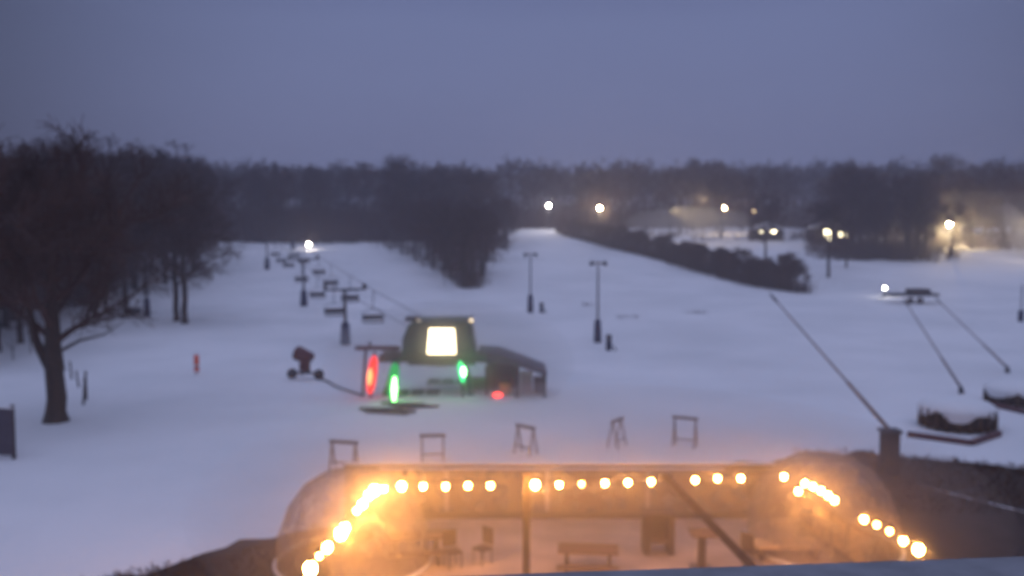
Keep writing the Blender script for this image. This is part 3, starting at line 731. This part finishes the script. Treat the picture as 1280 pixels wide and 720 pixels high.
# ------------------------------------------------------------------ ski racks
def rack(px, base, top, wpx, rz, label):
    g = G(px, base); H = (base-top)/F*g.y*.98; Wd = wpx/F*g.y
    t = thing('ski_rack', g, label, 'ski rack', 'ski racks standing in the snow', rz)
    for s in (-1,1):
        MB().tube([(s*Wd/2,-.28,-.05),(s*Wd/2,0,H)], .04, 6).build('leg', M['timber'], t, True)
        MB().tube([(s*Wd/2,.28,-.05),(s*Wd/2,0,H)], .04, 6).build('leg', M['timber'], t, True)
    MB().box((0,0,H), (Wd*1.22,.16,.12)).build('top_bar', M['timber'], t, bevel=.02)
    mb = MB()
    for i in range(7): mb.box((-Wd*.5+Wd*i/6,-.09,H+.06), (.03,.1,.10))
    mb.build('pegs', M['steel'], t)
    MB().box((0,-.2,H*.28), (Wd,.05,.06)).build('lower_rail', M['timber'], t)
rack(430, 586, 551, 32, -.25, 'ski rack nearest the left dome, leftmost in the row')
rack(541, 575, 543, 27, .1, 'ski rack second from the left in the row')
rack(657, 567, 532, 25, -.7, 'middle ski rack of the row, set at an angle')
rack(771, 558, 524, 24, 1.0, 'ski rack second from the right, seen nearly end on')
rack(856, 558, 521, 27, -.45, 'rightmost ski rack of the row, with the darkest top bar')

# ------------------------------------------------------------------ patio
PZ = .15
M['patio'] = mat('trodden_snow', (.46, .36, .30), .8, var=.45, scale=.9, bump=.5)
pat = [plane(440, 655, PZ), plane(1070, 650, PZ)]
mb = MB(); mb.box(((-4.6+8.9)/2, 22.2, PZ+.01), (14.6, 14.0, .12)); tag(mb.build('patio', M['patio']), kind='structure')
M['curtain'] = film('tinted_vinyl', (.17, .115, .075), .16)
wy = 29.3
sc_ = thing('wind_screen', (1.9, wy, PZ+.07), 'long milky clear wind screen closing the back of the string lit patio', 'screen')
wx0, wx1 = W(432, 600, wy).x-1.9, W(1062, 600, wy).x-1.9; HT = W(700, 584, wy).z-PZ-.07
n = 5
for i in range(n):
    a = wx0+(wx1-wx0)*i/n; b = wx0+(wx1-wx0)*(i+1)/n
    MB().box(((a+b)/2,0,HT/2), (b-a-.09,.02,HT-.16)).build('clear_panel', M['curtain'], sc_)
for i in range(n+1):
    a = wx0+(wx1-wx0)*i/n; MB().box((a,0,HT/2), (.05,.08,HT-.02)).build('upright', M['timber'], sc_)
MB().box(((wx0+wx1)/2,0,HT+.04), (wx1-wx0+.1,.14,.1)).build('top_rail', M['darktimber'], sc_)
MB().box(((wx0+wx1)/2,0,.12), (wx1-wx0+.1,.16,.22)).build('bottom_board', M['darktimber'], sc_)
MB().box(((wx0+wx1)/2,0,HT+.115), (wx1-wx0+.1,.12,.05)).build('snow_line', M['snowcap'], sc_, bevel=.02)

# right half wall
a, b = plane(1004, 655, PZ+.07), plane(1085, 712, PZ+.07)
v = Vector((b.x-a.x, b.y-a.y, 0)); t = thing('side_half_wall', a, 'pale board half wall along the right side of the patio', 'half wall', None, math.atan2(v.y, v.x))
MB().box((v.length/2,0,.5), (v.length,.1,1.0)).build('board', M['panelw'], t); MB().box((v.length/2,0,1.04), (v.length+.1,.16,.07)).build('cap_rail', M['timber'], t)
for i in range(5): MB().box((v.length*i/4,-.08,.55), (.08,.06,1.08)).build('stud', M['timber'], t)

# igloos
M['igloo'] = film('igloo_film', (.5, .42, .36), .58)
def igloo(px, d, rad, H, label, rz):
    x = (px-640)/F*d; t = thing('dining_dome', (x, d, PZ+.07), label, 'dome tent', None, rz)
    seg, rg = 16, 5; mb = MB(); pts = []
    for i in range(rg):
        f = i/rg; th = f*math.pi/2; rr_ = rad*math.cos(th)**.75; z = H*math.sin(th)**.95
        pts.append([(rr_*math.cos(2*math.pi*(k_+.5*(i%2))/seg), rr_*math.sin(2*math.pi*(k_+.5*(i%2))/seg), z) for k_ in range(seg)])
    for row in pts: mb.v += row
    mb.v.append((0,0,H)); top = len(mb.v)-1; edges = []
    for i in range(rg-1):
        for k_ in range(seg):
            a = i*seg+k_; b = i*seg+(k_+1)%seg
            if i % 2 == 0: c1, c2 = (i+1)*seg+k_, (i+1)*seg+(k_-1)%seg; mb.f += [(a,b,c1),(a,c1,c2)]; edges += [(a,c1),(a,c2),(a,b)]
            else: c1, c2 = (i+1)*seg+(k_+1)%seg, (i+1)*seg+k_; mb.f += [(a,b,c1),(a,c1,c2)]; edges += [(a,c1),(a,c2),(a,b)]
    for k_ in range(seg): a = (rg-1)*seg+k_; b = (rg-1)*seg+(k_+1)%seg; mb.f.append((a,b,top)); edges += [(a,top),(a,b)]
    mb.build('clear_cover', M['igloo'], t, True)
    fr = MB()
    for a, b in edges: fr.tube([Vector(mb.v[a])*.985, Vector(mb.v[b])*.985], .011, 4, False)
    fr.build('frame', M['galv'], t)
    MB().tube([(0,0,0),(0,0,.70)], .06, 8).tube([(0,0,.70),(0,0,.76)], .6, 20).build('inner_table', M['timber'], t)
    MB().tube([(rad*1.01*math.cos(2*math.pi*k_/40), rad*1.01*math.sin(2*math.pi*k_/40), .06) for k_ in range(41)], .06, 6).build('base_ring', M['white'], t, True)
igloo(438, 25.5, 2.25, 2.72, 'clear dining dome at the left end of the patio', 0)
igloo(1036, 26.8, 2.3, 2.85, 'clear dining dome at the right end of the patio', .3)

# string lights
BZ = 3.15
STR = [([(388,711),(399,695),(409,684),(426,667),(431,660),(446,638),(453,630),(461,619),(468,613),(480,611)], 'string of warm bulbs along the left side of the patio'),
       ([(502,608),(529,608),(557,608),(585,607),(613,607)], 'string of five warm bulbs at the left of the patio back row'),
       ([(669,606),(699,606),(727,605),(756,604),(785,603),(814,602)], 'string of six warm bulbs in the middle of the patio back row'),
       ([(869,600),(897,598),(926,598),(980,596)], 'string of four warm bulbs at the right of the patio back row'),
       ([(998,614),(1006,604),(1016,608),(1026,613),(1035,619),(1043,625)], 'tight string of warm bulbs over the right dome'),
       ([(1080,649),(1096,656),(1112,664),(1129,676),(1148,687)], 'string of warm bulbs running down the right side of the patio')]
BULB = emit('bulb_glow', (1, .38, .07), 200, (.9,.8,.6))
bulb_me = MB().ball((0,0,0), .075, 12, 8, (1,1,1.15)).mesh('bulb', BULB, True)
bulb_big = MB().ball((0,0,0), .105, 12, 8, (1,1,1.15)).mesh('bulb', BULB, True)
BULB2 = emit('bulb_glow_hot', (1, .40, .08), 330, (.9,.8,.6)); BULB3 = emit('bulb_glow_dim', (1, .36, .06), 120, (.9,.8,.6))
bulb_mes = [bulb_me, bulb_me, MB().ball((0,0,0), .06, 12, 8, (1,1,1.15)).mesh('bulb', BULB3, True), MB().ball((0,0,0), .07, 12, 8, (1,1,1.15)).mesh('bulb', BULB2, True)]
bulb_hot = [MB().ball((0,0,0), q_, 12, 8, (1,1,1.15)).mesh('bulb', BULB2, True) for q_ in (.10, .125)]; rb = random.Random(5)
sock_me = MB().tube([(0,0,.07),(0,0,.17)], .035, 8).mesh('socket', M['black'], True)
for pts, lab in STR:
    big_run = 'left side' in lab
    q = [plane(px, py, BZ) for px, py in pts]; base = q[0].copy(); t = thing('string_lights', base, lab, 'string lights', 'string lights around the patio')
    cord = []
    for a, b in zip(q, q[1:]):
        for i in range(4):
            f = i/4; p_ = a.lerp(b, f) - base; p_.z = .17 - .05*math.sin(math.pi*f); cord.append(p_)
    e = q[-1]-base; e.z = .17; cord.append(e); MB().tube(cord, .014, 5).build('cord', M['black'], t)
    for i, a in enumerate(q):
        bigb = (pts[i] in ((502,608),(426,667),(669,606),(1148,687),(388,711),(453,630),(461,619)))
        o = bpy.data.objects.new('bulb', rb.choice(bulb_hot) if (bigb or (big_run and i % 2 == 0)) else rb.choice(bulb_mes)); C.objects.link(o); o.parent = t; o.location = a-base
        s_ = bpy.data.objects.new('socket', sock_me); C.objects.link(s_); s_.parent = o
def post(px, py, label, H=BZ+.2-PZ-.07, r=.07):
    p_ = plane(px, py, BZ); t = thing('patio_post', (p_.x, p_.y, PZ+.07), label, 'post', 'posts holding the string lights')
    MB().box((0,0,H/2), (.2,.2,H)).build('post', M['darktimber'], t, bevel=.01)
    MB().box((0,0,.06), (.34,.34,.12)).build('base_plate', M['steel'], t, bevel=.02)
post(658, 600, 'dark timber post in the middle of the patio holding the string lights')
# frame beam carrying the strings
bA, bB = plane(488, 602, BZ+.2), plane(994, 593, BZ+.2)
# slanting strut
a, b = W(832, 596, 23.0), W(948, 716, 17.5)
t = thing('slanting_strut', (b.x, b.y, b.z), 'slanting timber strut crossing the right part of the patio', 'strut')
MB().tube([a-b, Vector((0,0,0))], [.13,.13], 4).build('beam', M['timber'], t); MB().box(a-b, (.3,.2,.14)).build('bracket', M['steel'], t)
leg = Vector((0,0,PZ+.07-b.z)); MB().tube([Vector((0,0,.05)), leg], .06, 6).build('foot', M['steel'], t)

# furniture on the patio
def furn(name, px, py, fn, label, cat, rz=0):
    p_ = plane(px, py, PZ+.07); t = thing(name, p_, label, cat, None, rz); fn(t)
def highstack(t):
    for s in (-1, 1):
        MB().box((s*.36,0,.6),(.2,.6,1.2)).build('side', M['darktimber'], t, bevel=.02)
    MB().box((0,0,1.22),(1.0,.7,.08)).build('top', M['darktimber'], t); MB().box((0,.2,.7),(.55,.1,.9)).build('back', M['darktimber'], t)
    MB().box((0,-.12,.4),(.52,.4,.06)).build('shelf', M['timber'], t)
furn('serving_stand', 822, 690, highstack, 'dark open serving stand on the patio left of the slanting strut', 'stand')
def pedestal(t):
    MB().tube([(0,0,0),(0,0,1.05)], .12, 10).build('pedestal', M['darktimber'], t, True)
    MB().box((0,0,1.08),(.7,.7,.07)).build('table_top', M['timber'], t, bevel=.02); MB().box((0,0,.04),(.6,.6,.08)).build('foot', M['steel'], t, bevel=.02)
furn('high_table', 877, 712, pedestal, 'square high table on one thick leg beside the slanting strut', 'table')
def picnic(t):
    MB().box((0,0,.74),(1.7,.75,.06)).build('table_top', M['timber'], t)
    for s in (-1,1):
        MB().box((0,s*.7,.45),(1.7,.28,.05)).build('bench', M['timber'], t)
        MB().box((s*.6,0,.4),(.08,1.3,.08)).build('crossbar', M['darktimber'], t)
        for q_ in (-1,1): MB().tube([(s*.6,q_*.6,0),(s*.6,q_*.25,.72)], .045, 4).build('leg', M['darktimber'], t)
furn('picnic_table', 520, 700, picnic, 'timber picnic table near the left dome', 'table', .2)
furn('picnic_table', 735, 718, picnic, 'timber picnic table in the middle of the patio', 'table', -.1)
def chair(t):
    MB().box((0,0,.45),(.45,.45,.05)).build('seat', M['darktimber'], t, bevel=.01); MB().box((0,.22,.78),(.45,.04,.5)).build('backrest', M['darktimber'], t, bevel=.01)
    for x in (-.19,.19):
        for y in (-.19,.19): MB().tube([(x,y,0),(x,y,.45)], .022, 6).build('leg', M['steel'], t)
for px, py, rz, wd in ((566,708,.5,'left of two facing the post'),(603,704,-.8,'right of two left of the post'),(940,708,2.2,'right of the slanting strut')):
    furn('patio_chair', px, py, chair, 'dark patio chair, %s' % wd, 'chair', rz)
def benchf(t):
    MB().box((0,0,.42),(1.9,.8,.10)).build('seat', M['panelw'], t, bevel=.02)
    for x in (-.8,.8): MB().box((x,0,.19),(.1,.7,.37)).build('leg', M['timber'], t)
furn('low_bench', 982, 697, benchf, 'wide pale low bench before the right half wall', 'bench')
def heater(t):
    MB().tube([(0,0,0),(0,0,.5)], .2, 12).build('tank', M['steel'], t, True); MB().tube([(0,0,.5),(0,0,1.25)], .05, 8).build('stem', M['steel'], t, True)
    MB().tube([(0,0,1.2),(0,0,1.32)], [.3,.05], 14).build('shade', M['galv'], t, True)
furn('patio_heater', 1001, 686, heater, 'short dark patio heater at the inner end of the half wall', 'heater')
# small clip lamp near the wind screen
# near parapet of the lodge
a, b = W(300, 725.5, 3.2), W(1500, 684, 3.2)
par = thing('roof_parapet', (a.x, a.y, a.z), 'snow covered parapet edge of the lodge roof along the bottom', 'parapet')
v = b-a; rot = Matrix.Rotation(-math.atan2(v.z, v.x), 3, 'Y')
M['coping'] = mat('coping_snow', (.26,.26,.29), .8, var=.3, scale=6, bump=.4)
mid = v/2
MB().box((mid.x,-.5,mid.z-.06), (v.length,1.0,.12), rot).build('snow_coping', M['coping'], par, bevel=.03)
MB().box((mid.x,-.5,mid.z-.62), (v.length-.1,.9,.99), rot).build('wall', M['steel'], par)

# ------------------------------------------------------------------ haze
hz = MB().box((0, 620, 33), (1960, 1760, 70))
hz = MB(); x0, x1, y0, y1, z0, z1 = -950, 950, -80, 1530, -1.5, 42
hz.box(((x0+x1)/2,(y0+y1)/2,(z0+z1)/2), (x1-x0,y1-y0,z1-z0))
volume('haze', hz, .0015, (.92,.90,1.0), .8, None)
bpy.data.objects['haze']['category'] = 'haze'; bpy.data.objects['haze']['label'] = 'thin evening haze over the whole slope'
# mist volume added over the patio so the bulbs get glow halos
mm = MB(); c = W(765, 640, 24.5)
mm.ball((2.2, 24.0, 2.6), 1.0, 32, 16, (11.0, 8.0, 2.9))
volume('added_patio_mist', mm, .036, (.95,.93,.95), .75, 'added mist volume giving the patio string lights their glow halo', True)

volume('added_terminal_mist', MB().ball((o0.x+.6, 51.5, 2.2), 1.0, 32, 16, (7.5, 4.0, 3.6)), .085, (.95,.95,.95), .6, 'added mist volume giving the lift terminal lights their halos', True)  # volume added around the terminal to put halos on its lights

# ------------------------------------------------------------------ camera
cam = bpy.data.cameras.new('camera'); co = bpy.data.objects.new('camera', cam); C.objects.link(co); SC.camera = co
co.location = (0, 0, CAMZ); co.rotation_euler = (R(90)-PITCH, 0, 0)
cam.sensor_width = 36; cam.lens = F/1280*36; cam.clip_start = .05; cam.clip_end = 6000
cam.dof.use_dof = True; cam.dof.focus_distance = 1.6; cam.dof.aperture_fstop = 2.8; cam.dof.aperture_blades = 7
vs = SC.view_settings; vs.view_transform = 'Standard'; vs.look = 'None'; vs.exposure = 0; vs.gamma = 1; vs.use_curve_mapping = False
SC.display_settings.display_device = 'sRGB'
cy = SC.cycles; cy.use_denoising = True; cy.max_bounces = 6; cy.volume_bounces = 1; cy.transparent_max_bounces = 12; cy.sample_clamp_indirect = 4; cy.use_light_tree = True
